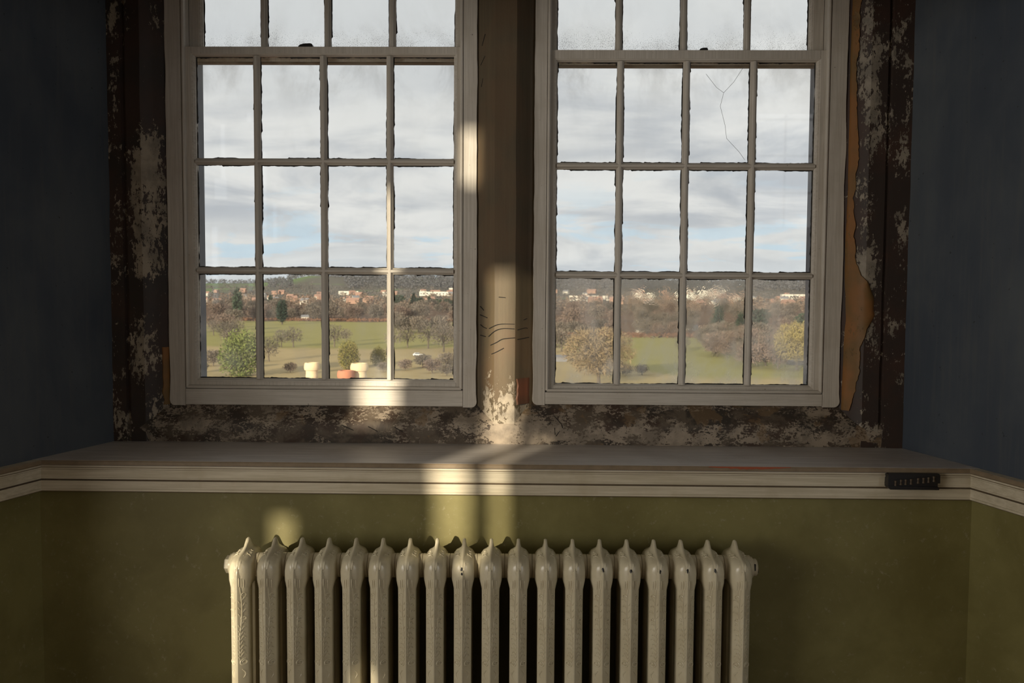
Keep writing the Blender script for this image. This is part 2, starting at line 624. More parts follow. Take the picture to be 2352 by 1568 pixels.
def upright(name, P, mat, z0, z1, back=3.72):
    nz = 60
    mb = MB()
    # uneven hand-worked face, a grid along the height
    pts = []
    for (xa, ya), (xb, yb) in zip(P, P[1:]):
        pts.append((xa, ya))
        if abs(xb - xa) > .03:
            pts.append(((xa + xb) / 2, (ya + yb) / 2))
    pts.append(P[-1])
    pts += [(P[-1][0], back), (P[0][0], back)]
    k = len(pts)
    vs_ = []
    for i in range(nz + 1):
        z = z0 + (z1 - z0) * i / nz
        for j, (x, y) in enumerate(pts):
            if y < back - .01:
                q = mnoise.noise(Vector((x * 9, 3.1, z * 6)))
                q2 = mnoise.noise(Vector((x * 30, 1.1, z * 25)))
                y = y + q * .0035 + q2 * .0015
                x = x + mnoise.noise(Vector((x * 5, 8.1, z * 5))) * .0025
            vs_.append((x, y, z))
    fs = []
    for i in range(nz):
        for j in range(k):
            fs.append((i * k + j, i * k + (j + 1) % k, (i + 1) * k + (j + 1) % k, (i + 1) * k + j))
    fs += [tuple(range(k))[::-1], tuple(nz * k + j for j in range(k))]
    mb.add(vs_, fs)
    return wob(name, mb, mat, 24)


upright('stone_jamb', JL, M_jamb_l, .955, 3.62)
upright('stone_jamb', JR, M_jamb_r, .955, 3.62)
upright('mullion', MU, M_mull, 1.03, 3.62)
# band of stone under the windows, sloping back to the frames
nx = 150
bp = [(3.404, .960), (3.400, .99), (3.398, 1.02), (3.401, 1.043), (3.412, 1.055), (3.440, 1.078), (3.462, 1.098), (3.475, 1.112), (3.70, 1.116), (3.70, .960)]
vs_ = []
for i in range(nx + 1):
    x = -1.515 + 2.83 * i / nx
    for j, (y, z) in enumerate(bp):
        q = mnoise.noise(Vector((x * 7, y * 3, z * 9 + 4))) * .004 + mnoise.noise(Vector((x * 26, 3, z * 30))) * .002
        if y > 3.6:
            q = 0
        vs_.append((x, y + q, z + q * .4))
k = len(bp)
fs = []
for i in range(nx):
    for j in range(k):
        fs.append((i * k + j, i * k + (j + 1) % k, (i + 1) * k + (j + 1) % k, (i + 1) * k + j))
fs += [tuple(range(k))[::-1], tuple(nx * k + j for j in range(k))]
wob('stone_sill', MB().add(vs_, fs), M_band, 40)


def patch(name, rows, P, mat, off=.0025, nc=9):
    """a layer of material lying on an upright: rows of (z, xa, xb)"""
    mb = MB()
    n = len(rows)
    vs_ = []
    for (z, xa, xb) in rows:
        for j in range(nc):
            x = xa + (xb - xa) * j / (nc - 1)
            e = 0 if j in (0, nc - 1) else 1
            y = prof_y(P, x) - (off + .0045) * e + .003 * (1 - e) + mnoise.noise(Vector((x * 40, z * 40, 2))) * .0012 * e
            vs_.append((x, y, z))
    fs = [(i * nc + j, i * nc + j + 1, (i + 1) * nc + j + 1, (i + 1) * nc + j) for i in range(n - 1) for j in range(nc - 1)]
    mb.add(vs_, fs)
    return wob(name, mb, mat, 50)


rr = random.Random(3)


def lerp_tab(tab, v):
    for (a, fa), (b, fb) in zip(tab, tab[1:]):
        if a <= v <= b:
            return fa + (fb - fa) * (v - a) / (b - a)
    return tab[0][1] if v < tab[0][0] else tab[-1][1]


edge = [(1.10, 1.205), (1.18, 1.222), (1.25, 1.232), (1.33, 1.234), (1.40, 1.252), (1.46, 1.281), (1.53, 1.272), (1.58, 1.255), (1.605, 1.232), (1.66, 1.212), (1.9, 1.203), (2.05, 1.214), (2.2, 1.206), (2.35, 1.200), (2.45, 1.206), (2.6, 1.208), (3.0, 1.204)]
rows = []
z = 1.10
while z < 3.0:
    rows.append((z, 1.184, lerp_tab(edge, z) + .006 * mnoise.noise(Vector((4, 7, z * 22))) + .003 * mnoise.noise(Vector((1, 7, z * 70)))))
    z += .011
patch('exposed_plaster', rows, JR, M_ochre)
rows = []
z = 1.115
while z < 1.215:
    rows.append((z, -.044 + .005 * mnoise.noise(Vector((4, 1, z * 40))), .006 + .003 * mnoise.noise(Vector((2, 1, z * 50)))))
    z += .007
patch('exposed_brick', rows, MU, M_brick, .002)
# ochre sliver on the left side, low down
rows = []
z = 1.10
while z < 1.33:
    rows.append((z, -1.394 + .006 * mnoise.noise(Vector((1, 2, z * 30))), -1.372))
    z += .01
patch('exposed_plaster', rows, JL, M_ochre, .001, 5)
# lines drawn on the centre post
lines = [[(-.184, 1.482), (-.170, 1.468)], [(-.184, 1.450), (-.156, 1.440)], [(-.183, 1.413), (-.170, 1.404), (-.158, 1.400)], [(-.183, 1.373), (-.162, 1.369)],
         [(-.148, 1.400), (-.120, 1.414), (-.095, 1.418), (-.052, 1.418)], [(-.150, 1.370), (-.125, 1.392), (-.095, 1.401), (-.052, 1.400)],
         [(-.142, 1.338), (-.118, 1.350), (-.095, 1.362), (-.050, 1.367)], [(-.138, 1.305), (-.118, 1.314), (-.092, 1.328)],
         [(-.042, 1.396), (-.015, 1.402), (-.004, 1.400)], [(-.042, 1.360), (0.002, 1.366)], [(-.020, 1.432), (-.006, 1.438)],
         [(-.112, 1.518), (-.086, 1.516)], [(-.18, 2.45), (-.168, 2.49)], [(-.185, 2.38), (-.168, 2.41)], [(-.182, 2.30), (-.176, 2.33)]]
for L in lines:
    path = []
    for q in range(len(L) - 1):
        p0, p1, p2, p3 = L[max(q - 1, 0)], L[q], L[q + 1], L[min(q + 2, len(L) - 1)]
        for i in range(7):
            f_ = i / 7
            x, zz = [.5 * (2 * b + (c2 - a) * f_ + (2 * a - 5 * b + 4 * c2 - d2) * f_ ** 2 + (3 * b - a - 3 * c2 + d2) * f_ ** 3) for a, b, c2, d2 in zip(p0, p1, p2, p3)]
            path.append((x, prof_y(MU, x) - .001, zz))
    path.append((L[-1][0], prof_y(MU, L[-1][0]) - .001, L[-1][1]))
    wob('drawn_line', MB().tube(path, .0016, 5), M_pencil)
for L in ([(-.70, 1.035), (-.655, 1.015)], [(-.60, 1.03), (-.565, 1.012)], [(-.50, 1.028), (-.47, 1.012)], [(.10, 1.03), (.102, 1.005)], [(.10, 1.07), (.125, 1.045), (.13, 1.03)], [(.12, 1.02), (.105, 1.00)]):
    wob('drawn_line', MB().tube([(x, 3.398 if zz < 1.05 else 3.43, zz) for x, zz in L], .0014, 5), M_pencil)

# sill board and the rail moulding that runs on along the side walls
sb = MB()
sb.prism([(XL(3.41) - .02, 3.412), (XR(3.41) + .02, 3.412), (XR(3.014) + .004, 3.014), (XL(3.014) - .004, 3.014)], 'z', .948, .9668)
board = tag(obj('trim_1', sb, M_sill, bevel=.003), kind='structure')
PROF = [(0, .966), (.031, .966), (.034, .962), (.034, .952), (.029, .949), (.024, .947), (.024, .9415), (.027, .940), (.027, .936), (.0215, .934), (.0215, .908), (.024, .9055), (.024, .902), (.013, .8995), (.013, .897), (.0205, .895), (.0205, .869), (.024, .867), (.024, .861), (.018, .857), (0, .857)]
path = [Vector((XL(2.32), 2.32)), Vector((XL(3.045), 3.045)), Vector((XR(3.045), 3.045)), Vector((XR(2.32), 2.32))]


def offset_pt(i, o):
    def nrm(a, b):
        d_ = (b - a).normalized()
        return Vector((d_.y, -d_.x))
    if i == 0:
        return path[0] + nrm(path[0], path[1]) * o
    if i == 3:
        return path[3] + nrm(path[2], path[3]) * o
    n1_, n2_ = nrm(path[i - 1], path[i]), nrm(path[i], path[i + 1])
    b_ = (n1_ + n2_).normalized()
    return path[i] + b_ * (o / b_.dot(n1_))


for i, nm in ((0, 'trim_2'), (1, 'trim_3'), (2, 'trim_4')):
    mb = MB()
    k = len(PROF)
    vs_ = []
    for e in (i, i + 1):
        for (o, zz) in PROF:
            q = offset_pt(e, o)
            vs_.append((q.x, q.y, zz))
    fs = [(j, (j + 1) % k, k + (j + 1) % k, k + j) for j in range(k)] + [tuple(range(k))[::-1], tuple(range(k, 2 * k))]
    mb.add(vs_, fs)
    for j_ in (3, 4, 6, 8, 12, 13, 14, 18):  # undersides and groove faces of the profile in darker brown
        mb.mi[j_] = 1
    mb.mi[1] = 2  # nosing edge and front face in brown
    mb.mi[2] = 2
    tag(obj(nm, mb, [M_rail, M_moulding_brown, M_nosing]), kind='structure')
# bare red timber where the sill nosing is chipped
mb = MB()
n = 26
vs_ = []
for i in range(n + 1):
    x = .60 + .27 * i / n
    hgt = (.004 + .004 * rr.random()) * math.sin(math.pi * (i + .3) / (n + .6)) + .0006
    vs_ += [(x, 3.0095, .965 + .001), (x, 3.0085, .965 - hgt), (x, 3.0115, .965 + .001), (x, 3.0115, .965 - hgt)]
fs = []
for i in range(n):
    a, b = i * 4, i * 4 + 4
    fs += [(a, a + 1, b + 1, b), (a + 2, b + 2, b + 3, a + 3), (a, b, b + 2, a + 2), (a + 1, a + 3, b + 3, b + 1)]
mb.add(vs_, fs)
tag(obj('bare_timber', mb, M_redwood, board), 'chipped edge showing red timber')


# ------------------------------------------------------------------ sash windows
def ragged(mb, x0, x1, z0, z1, y, rnd):
    """old black putty left round a pane, with a ragged inner edge"""
    def strip(p0, p1, inn, n):
        vs_ = []
        wv = rnd.uniform(.0012, .003)
        for i in range(n + 1):
            f_ = i / n
            wv = min(.0042, max(.0003, wv + rnd.uniform(-.0013, .0013)))
            if rnd.random() < .05:
                wv = .0055
            b = (p0[0] + (p1[0] - p0[0]) * f_, p0[1] + (p1[1] - p0[1]) * f_)
            e = (b[0] + inn[0] * wv, b[1] + inn[1] * wv)
            b = (b[0] - inn[0] * .003, b[1] - inn[1] * .003)
            vs_ += [(b[0], y - .0015, b[1]), (e[0], y - .0012, e[1]), (e[0], y + .0005, e[1])]
        fs = []
        for i in range(n):
            a, b = 3 * i, 3 * i + 3
            fs += [(a, b, b + 1, a + 1), (a + 1, b + 1, b + 2, a + 2)]
        mb.add(vs_, fs)
    nw, nh = int((x1 - x0) / .006), int((z1 - z0) / .008)
    strip((x0, z0), (x1, z0), (0, 1), nw)
    strip((x0, z1), (x1, z1), (0, -1), nw)
    strip((x0, z0), (x0, z1), (1, 0), nh)
    strip((x1, z0), (x1, z1), (-1, 0), nh)


BARP = [(-.0125, .028), (-.0125, .016), (-.0105, .013), (-.0085, .012), (-.0062, .006), (-.0050, .001), (-.003, 0), (.003, 0), (.0050, .001), (.0062, .006), (.0085, .012), (.0105, .013), (.0125, .016), (.0125, .028)]


def sash(root, name, X0, X1, xi0, xi1, Z0, Z1, zi0, zi1, bx, bz, yf, mats, rnd, rail_h):
    """one sash: stiles and rails in one frame, then each bar and pane"""
    y1 = yf + .044
    fr = MB()
    # moulded inner lip steps: a narrow ovolo before the glass
    lip = .011
    fr.box(X0, xi0 - lip, yf, y1, Z0, Z1)
    fr.box(xi1 + lip, X1, yf, y1, Z0, Z1)
    fr.box(xi0 - lip, xi1 + lip, yf, y1, Z0, zi0 - lip)
    fr.box(xi0 - lip, xi1 + lip, yf, y1, zi1 + lip * .7, Z1)
    f_ = obj(name, fr, M_white_v, root, bevel=.0015)
    mo = MB()
    pv = [(xi0 - lip, yf + .003), (xi0 - lip * .55, yf + .004), (xi0 - lip * .3, yf + .011), (xi0, yf + .014), (xi0, y1 - .008), (xi0 - lip, y1 - .008)]
    mo.prism(pv, 'z', zi0 - lip, zi1 + lip * .7)
    mo.prism([(xi0 + xi1 - x, y) for x, y in pv], 'z', zi0 - lip, zi1 + lip * .7)
    ph = [(yf + .003, zi0 - lip), (yf + .004, zi0 - lip * .55), (yf + .011, zi0 - lip * .3), (yf + .014, zi0), (y1 - .008, zi0), (y1 - .008, zi0 - lip)]
    mo.prism(ph, 'x', xi0 - lip, xi1 + lip)
    L7 = lip * .7
    ph2 = [(yf + .003, zi1 + L7), (yf + .004, zi1 + L7 * .55), (yf + .011, zi1 + L7 * .3), (yf + .014, zi1), (y1 - .008, zi1), (y1 - .008, zi1 + L7)]
    mo.prism(ph2, 'x', xi0 - lip, xi1 + lip)
    obj('moulding', mo, M_white_h, f_)
    for x in bx:
        obj('glazing_bar', MB().prism([(x + a, yf + .001 + b) for a, b in BARP], 'z', zi0, zi1), M_white_v, f_)
    for z in bz:
        obj('glazing_bar', MB().prism([(yf + .0016 + b, z + a) for a, b in BARP], 'x', xi0, xi1), M_white_h, f_)
    gy = yf + .029
    xe = [xi0] + list(bx) + [xi1]
    ze = [zi0] + list(bz) + [zi1]
    for r in range(len(ze) - 1):
        for c_ in range(len(xe) - 1):
            xa = xe[c_] + (.0125 if c_ > 0 else 0)
            xb = xe[c_ + 1] - (.0125 if c_ < len(xe) - 2 else 0)
            za = ze[r] + (.0125 if r > 0 else 0)
            zb = ze[r + 1] - (.0125 if r < len(ze) - 2 else 0)
            mt_ = mats(r, c_)
            obj('pane', MB().box(xa - .004, xb + .004, gy, gy + .003, za - .004, zb + .004), mt_, f_)
            if za < 2.7:
                mb = MB()
                ragged(mb, xa, xb, za, zb, gy, rnd)
                obj('putty', mb, M_black, f_)
    return f_


def window(name, label, cx0, cx1, ix0, ix1, zb0, zb1, low, up, lowm, seed, lock):
    rnd = random.Random(seed)
    root = empty(name, ((cx0 + cx1) / 2, 3.46, zb0))
    tag(root, label, kind='structure')
    rx, ry, rz = root.location

    def W(nm, mb, mat, bevel=0.0, smooth=None, parent=root):
        return obj(nm, mb, mat, parent, smooth, bevel)
    # casing boards with worn outer edge; lower corner rounded off
    def casing(xo, xi):
        s = 1 if xi > xo else -1
        xi = xi - (.0075 if xi > xo else -.0075)
        pts = [(xi, zb0 - .002)]
        for i in range(6):
            a = math.pi / 2 * i / 5
            pts.append((xo + s * .022 - s * .022 * math.sin(a), zb0 + .020 - .022 * math.cos(a)))
        z = zb0 + .05
        while z < 3.62:
            pts.append((xo + s * (.0015 + .0035 * mnoise.noise(Vector((xo * 9, z * 7, 1))) + .001 * rnd.random()), z))
            z += .03
        pts.append((xi, z))
        return MB().prism(pts, 'y', 3.460, 3.488)
    W('casing', casing(cx0, ix0), M_white_v, .0015)
    W('casing', casing(cx1, ix1), M_white_v, .0015)
    W('bottom_board', MB().box(ix0 - .0066, ix1 + .0066, 3.459, 3.4885, zb0 + .002, zb1 - .0132), M_white_h, .002)
    # rounded staff beads
    bead = [(-.006 + .006 * math.cos(a), -.006 * math.sin(a)) for a in [math.pi * i / 6 for i in range(7)]]
    for xx in (ix0 + .006, ix1 + .006):
        W('staff_bead', MB().prism([(xx + a, 3.462 + b) for a, b in bead] + [(xx - .012, 3.478), (xx, 3.478)], 'z', zb1 - .006, 3.62), M_white_v, smooth=40)
    W('staff_bead', MB().prism([(3.462 + b, zb1 + a) for a, b in bead] + [(3.478, zb1 - .012), (3.478, zb1)], 'x', ix0, ix1), M_white_h, smooth=40)
    # box behind: pulley stiles, outer linings, sub sill
    fr = MB()
    fr.box(cx0, ix0 - .001, 3.489, 3.66, zb0, 3.62)
    fr.box(ix1 + .001, cx1, 3.489, 3.66, zb0, 3.62)
    li = MB()
    li.box(ix0 - .001, ix0 + .006, 3.60, 3.66, zb0, 3.62)
    li.box(ix1 - .008, ix1 + .001, 3.60, 3.66, zb0, 3.62)
    fr.box(ix0 - .001, ix1 + .001, 3.489, 3.70, zb0 - .02, zb1 - .012)
    fr.box(ix0, ix1, 3.489, 3.66, 3.56, 3.62)
    W('pulley_frame', fr, M_white_v)
    W('outer_lining', li, M_lining_shade)
    l = low
    f_ = sash(root, 'lower_sash', l['X0'], l['X1'], l['xi0'], l['xi1'], zb1, l['Z1'], l['zi0'], l['zi1'], l['bx'], l['bz'], 3.474, lowm, rnd, 0)
    u = up
    sash(root, 'upper_sash', l['X0'], l['X1'], u['xi0'], u['xi1'], l['Z1'] - .042, 3.56, l['Z1'] - .005, 3.52, u['bx'], (l['Z1'] + .405, l['Z1'] + .805), 3.532, lambda r, c: G_up, rnd, 0)
    # sash catch standing on the meeting rail
    lx, w_ = lock
    mb = MB()
    prof = [(-.5, 0), (-.48, .006), (-.36, .011), (-.1, .0145), (.3, .0155), (.44, .014), (.5, .008), (.48, 0)]
    mb.prism([(lx + a * w_, l['Z1'] + b * (w_ / .055) ** .5) for a, b in prof], 'y', 3.484, 3.512)
    W('rail_shade_strip', MB().box(l['X0'] + .002, l['X1'] - .002, 3.5335, 3.575, l['Z1'] - .0445, l['Z1'] - .0422), M_rail_shade)  # dark strip added to paint the shade band below the meeting rail
    q = W('sash_catch', mb, M_blackplastic, .002)
    q['label'] = 'black metal sash catch'
    for o in list(root.children):
        o.matrix_parent_inverse = Matrix.Translation(-root.location)
    return root, f_


def lowl(r, c):
    return G_low_l if r == 0 else (G_mid if r == 2 else G_clear)


def lowr(r, c):
    if r == 0:
        return G_rip if c in (1, 2) else G_low_r
    return G_mid if r == 2 else G_clear


w1, f1 = window('window_1', 'left white multi-pane sash window', -1.374, -.196, -1.305, -.256, 1.098, 1.174,
                dict(X0=-1.3045, X1=-.2565, xi0=-1.268, xi1=-.287, Z1=2.452, zi0=1.199, zi1=2.419, bx=(-1.035, -.782, -.530), bz=(1.613, 2.026)),
                dict(xi0=-1.256, xi1=-.288, bx=(-1.022, -.777, -.528)), lowl, 11, (-.848, .055))
w2, f2 = window('window_2', 'right white multi-pane sash window', .015, 1.178, .071, 1.106, 1.110, 1.171,
                dict(X0=.0715, X1=1.1055, xi0=.102, xi1=1.069, Z1=2.441, zi0=1.188, zi1=2.401, bx=(.339, .5865, .837), bz=(1.6035, 2.014)),
                dict(xi0=.101, xi1=1.055, bx=(.336, .582, .823)), lowr, 12, (.647, .032))
# hairline crack in one pane of the right window
for L in ([(.800, 2.385), (.765, 2.33), (.728, 2.29), (.716, 2.24), (.735, 2.17), (.742, 2.12), (.79, 2.07), (.812, 2.04)], [(.728, 2.29), (.70, 2.31), (.66, 2.36)]):
    c_ = obj('crack', MB().tube([(x, 3.5022, z) for x, z in L], .0006, 4), simple('crack_line', (.2, .2, .2), .3), f2)
    c_.name = 'crack'

# ------------------------------------------------------------------ radiator
rad = empty('radiator', (-.1155, 2.9, 0))
tag(rad, 'cream cast-iron column radiator with scroll relief against the green wall', 'radiator')
ang = math.atan2(.028, 1.579)
rad.rotation_euler = (0, 0, ang)
PITCH = 1.579 / 18


def section_mb():
    mb = MB()
    Z = .008
    st = [(-.099, .664, .664, .008, .60), (-.094, .684, .680, .018, .59), (-.088, .690, .685, .026, .585), (-.078, .694, .688, .0325, .58), (-.055, .699, .693, .0365, .59), (-.03, .705, .697, .0375, .598),
          (-.008, .713, .699, .0375, .60), (.008, .724, .700, .0375, .60), (.018, .731, .700, .0375, .60), (.030, .731, .699, .0375, .60), (.042, .718, .697, .037, .598), (.058, .702, .693, .036, .59), (.08, .694, .688, .032, .585), (.099, .664, .664, .008, .60)]
    rings = []
    for (y, cr, dm, w_, bt) in st:
        cr += Z
        dm += Z
        cw = min(.0062, w_ * .5)
        half = [(0, bt), (w_ * .7, bt + .005), (w_ * .98, .632), (w_, .660), (w_ * .9, dm - .016), (w_ * .68, dm - .005), (w_ * .42, dm), (max(cw * 1.5, w_ * .24), dm + (cr - dm) * .16 + .0005), (cw, dm + (cr - dm) * .55), (cw * .82, cr - .0025), (cw * .4, cr - .0002), (0, cr)]
        half = [(x, min(max(z, bt), cr)) for x, z in half]
        ring = half + [(-x, z) for x, z in half[-2:0:-1]]
        rings.append([(x, y, z) for x, z in ring])
    k = len(rings[0])
    vs_ = [q for r in rings for q in r]
    fs = []
    for i in range(len(rings) - 1):
        for j in range(k):
            fs.append((i * k + j, i * k + (j + 1) % k, (i + 1) * k + (j + 1) % k, (i + 1) * k + j))
    fs += [tuple(range(k))[::-1], tuple((len(rings) - 1) * k + j for j in range(k))]
    mb.add(vs_, fs)
    # columns front and rear: pointed outward
    def col(s):
        q = [(.0014, -.107), (.0258, -.080), (.0272, -.076), (.0272, -.030), (.022, -.018), (-.022, -.018), (-.0272, -.030), (-.0272, -.076), (-.0258, -.080), (-.0014, -.107)]
        q = [(x, s * y) for x, y in q]
        levels = [(.10, .75, 0), (.14, 1.0, 0), (.58, 1.0, 0), (.62, 1.02, 0), (.650, 1.03, .0), (.670, .97, .004), (.684, .80, .012), (.690, .6, .022)]
        vv = [(x * g, y + (s * dy if s * y < -.06 else 0), z) for z, g, dy in levels for x, y in q]
        kk = len(q)
        ff = [(i * kk + j, i * kk + (j + 1) % kk, (i + 1) * kk + (j + 1) % kk, (i + 1) * kk + j) for i in range(len(levels) - 1) for j in range(kk)]
        ff += [tuple(range(kk))[::-1], tuple((len(levels) - 1) * kk + j for j in range(kk))]
        mb.add(vv, ff)
    col(1)
    col(-1)
    # joining hubs, top and bottom
    for zc, r in ((.658, .0385), (.14, .036)):
        n = 28
        hl = PITCH / 2 - .0005
        vv = []
        prof = [(-hl, r - .0012), (-hl + .001, r), (hl - .001, r), (hl, r - .0012)]
        for x, q in prof:
            for j in range(n):
                a = 2 * math.pi * j / n
                vv.append((x, q * math.cos(a), zc + q * math.sin(a)))
        ff = [(i * n + j, i * n + (j + 1) % n, (i + 1) * n + (j + 1) % n, (i + 1) * n + j) for i in range(3) for j in range(n)]
        ff += [tuple(range(n))[::-1], tuple(3 * n + j for j in range(n))]
        mb.add(vv, ff)
    mb.box(-.03, .03, -.08, .08, .11, .165)
    return mb


smb = section_mb()
sec_me = smb.mesh('section', M_rad, 38)
bm = bmesh.new()
bm.from_mesh(sec_me)
bvh = BVHTree.FromBMesh(bm)


def on_face(x, z):
    h_ = bvh.ray_cast(Vector((x, -.5, z)), Vector((0, 1, 0)))
    return h_[0] if h_[0] is not None else None


def on_top(x, s):
    dr = Vector((0, .75, -.66)).normalized()
    up = Vector((0, .66, .75)).normalized()
    o_ = Vector((x, -.02, .71)) + up * s - dr * .5
    h_ = bvh.ray_cast(o_, dr)
    return h_[0]


orn = MB()


def stroke(pts, r=.0016, top=False):
    r *= .95 if top else 1.75
    out = []
    for (x, z) in pts:
        q = on_top(x, z) if top else on_face(x, z)
        if q is not None:
            if out and (q - out[-1]).length > .02:
                return
            out.append(q)
    if len(out) > 2:
        orn.tube(out, lambda f_: r * (.45 + .75 * math.sin(math.pi * min(1, .12 + .85 * f_))), 5)


def spiral(cx_, cz_, r0, turns, s, start=0.0, r=.0015, top=False):
    n = int(16 * turns)
    stroke([(cx_ + s * r0 * (1 - .82 * i / n) * math.cos(start + 2 * math.pi * turns * i / n), cz_ + r0 * (1 - .82 * i / n) * math.sin(start + 2 * math.pi * turns * i / n)) for i in range(n + 1)], r, top)


for s in (-1, 1):
    stroke([(s * (.009 + .0035 * math.sin(26 * z)), z) for z in [.615 - .0125 * i for i in range(20)]], .0013)
    spiral(s * .0165, .375, .0105, 1.7, s, 1.2, .0017)
    spiral(s * .0170, .515, .0075, 1.4, s, 2.2, .0015)
    spiral(s * .0160, .590, .0070, 1.2, s, -1.0, .0014)
    stroke([(s * (.012 + .008 * math.sin(i * .35)), .352 - .0035 * i) for i in range(9)], .0013)
    for i, zz in enumerate([.572, .552, .532, .495, .478, .462, .447, .432, .418, .405, .394]):
        ln = .014 if i % 2 == 0 else .010
        x0 = .010 + .003 * math.sin(26 * zz)
        stroke([(s * (x0 + ln * f_), zz + .016 * math.sin(2.2 * f_) - .010 * f_) for f_ in [j / 7 for j in range(8)]], .0014)
        stroke([(s * (.007 - .004 * f_), zz - .008 + .010 * f_) for f_ in [j / 4 for j in range(5)]], .0010)
    stroke([(s * (.026 - .002 * math.sin(j * .5)), .57 - .012 * j) for j in range(18)], .0008)
    for j in range(3):
        stroke([(s * (.006 + .006 * j), .645 - .004 * k_ - .003 * j) for k_ in range(8)], .0013)
    spiral(s * .020, -.012, .0090, 1.5, s, .6, .0015, True)
    spiral(s * .022, .010, .0060, 1.2, s, 2.0, .0012, True)
    stroke([(s * (.008 + .020 * f_), -.030 + .012 * math.sin(3 * f_)) for f_ in [j / 8 for j in range(9)]], .0013, True)
orn_me = orn.mesh('ornament', M_rad, 60)


def chip_mb(sd_):
    rnd = random.Random(sd_)
    mb = MB()
    for q in range(rnd.choice((1, 2))):
        cxx = rnd.uniform(-.003, .003)
        czz = .675 - .012 * q + rnd.uniform(-.003, .003)
        n = 9
        ring = []
        for i in range(n):
            a = 2 * math.pi * i / n
            rr_ = rnd.uniform(.6, 1.2)
            h_ = on_face(cxx + .0035 * rr_ * math.cos(a), czz + .0065 * rr_ * math.sin(a))
            ring.append(h_ if h_ else Vector((cxx, -.1, czz)))
        c_ = sum(ring, Vector()) / n
        vs_ = [v + Vector((0, -.0007, 0.0003)) for v in ring] + [v + Vector((0, .002, 0)) for v in ring] + [on_face(cxx, czz) + Vector((0, -.0012, .0005))]
        mb.add(vs_, [(i, (i + 1) % n, 2 * n) for i in range(n)] + [(i, i + n, (i + 1) % n + n, (i + 1) % n) for i in range(n)])
    return mb


for i in range(19):
    s_ = link('section', sec_me, rad)
    s_.location = ((i - 9) * PITCH, 0, 0)
    link('ornament', orn_me, s_)
    if i in (8, 13, 14, 15, 16, 17):
        obj('paint_chip', chip_mb(40 + i), M_chip, s_)['label'] = 'chip showing black iron'
for sgn in (-1, 1):
    e = MB()
    x0 = sgn * (9.5 * PITCH)
    n = 24

    def ring(x, r, nn):
        return [(x, r * math.cos(2 * math.pi * j / nn + .2), .658 + r * math.sin(2 * math.pi * j / nn + .2)) for j in range(nn)]
    for prof, nn in (([(x0 - sgn * .004, .034), (x0 + sgn * .006, .034), (x0 + sgn * .0075, .031), (x0 + sgn * .0075, 0.0)], 24),
                     ([(x0 + sgn * .005, .028), (x0 + sgn * .019, .028), (x0 + sgn * .022, .024), (x0 + sgn * .022, .0)], 6 if sgn < 0 else 20)):
        vv = [q for x, r in prof for q in ring(x, r, nn)]
        ff = [(a * nn + j, a * nn + (j + 1) % nn, (a + 1) * nn + (j + 1) % nn, (a + 1) * nn + j) for a in range(3) for j in range(nn)]
        e.add(vv, ff)
    ep = obj('end_plug', e, M_rad, rad, 40)
    if sgn > 0:
        c_ = MB()
        c_.box(x0 + .009, x0 + .0125, -.0292, -.024, .655, .676)
        c_.box(x0 + .0195, x0 + .0228, -.024, -.020, .648, .658)
        obj('paint_chip', c_, M_chip, ep)['label'] = 'chip showing black iron'
    for yy in (-.06, .06):
        obj('foot', MB().lathe([(.0, 0), (.026, 0), (.026, .008), (.016, .02), (.016, .09), (.022, .11), (.0, .11)], 14, sgn * 9 * PITCH, yy), M_rad, rad, 40)
bm.free()

# ------------------------------------------------------------------ black terminal box on the rail
bxr = empty('terminal_box', (1.268, 3.0225, .926))
tag(bxr, 'small black plastic box with eight bronze clips on the cream rail', 'device')
mb = MB()
body = [(-.083, .0225), (-.080, .026), (.081, .026), (.086, .021), (.086, -.006), (.0785, -.006), (.0785, -.018), (-.080, -.018), (-.085, -.014)]
mb.prism(body, 'y', -.030, 0)
obj('case', mb, M_blackplastic, bxr, bevel=.0015)
obj('lip', MB().prism([(-.084, -.014), (-.0845, -.020), (-.078, -.0265), (.0795, -.0265), (.082, -.023), (.079, -.017)], 'y', -.036, 0), M_blackplastic, bxr, bevel=.001)
obj('ridge', MB().prism([(-.062, .0025), (.050, .0145), (.050, .0165), (-.062, .0045)], 'y', -.0325, -.028), M_blackplastic, bxr)
cl = MB()
for j, zz in enumerate((-.008, -.003, .003, .008)):
    r_ = (.0046, .0034, .0034, .0046)[j]
    cl.lathe([(0, zz - .0035), (r_, zz - .0025), (r_, zz + .0025), (0, zz + .0035)], 8)
clm = cl.mesh('clip', M_bronze, 50)
for j, (cxx, czz) in enumerate([(-.060, -.0065), (-.0425, -.003), (-.027, -.002), (-.0095, -.0005), (.0135, .003), (.031, .004), (.0475, .006), (.0645, .009)]):
    q = link('clip', clm, bxr)
    q.location = (cxx, -.030, czz)
    q.scale = (1, 1, .85)

# ------------------------------------------------------------------ outside: the house below, the chimney
tag(obj('wall_house_body', MB().box(-4.4, 3.8, -4.2, 3.7, -28.5, -.05), M_stone_out), kind='structure')
M_pot = simple('buff_clay_pot', (.78, .60, .36), .8, .2, 4)
M_potred = simple('red_clay_pot', (.50, .20, .11), .8, .2, 4)
M_brickout = simple('red_brick_stack', (.26, .12, .08), .9, .35, 9)
tag(obj('wall_lower_wing', MB().box(-9, 2, 13, 20, -28.5, -3.4), M_brickout), kind='structure')
ch = empty('chimney', (-3.2, 15.0, -3.39))
tag(ch, 'brick chimney with buff and red clay pots just outside the left window', 'chimney')
obj('stack', MB().box(-.95, .95, -.35, .35, 0, 3.05).box(-1.02, 1.02, -.42, .42, 2.85, 3.0), M_brickout, ch)


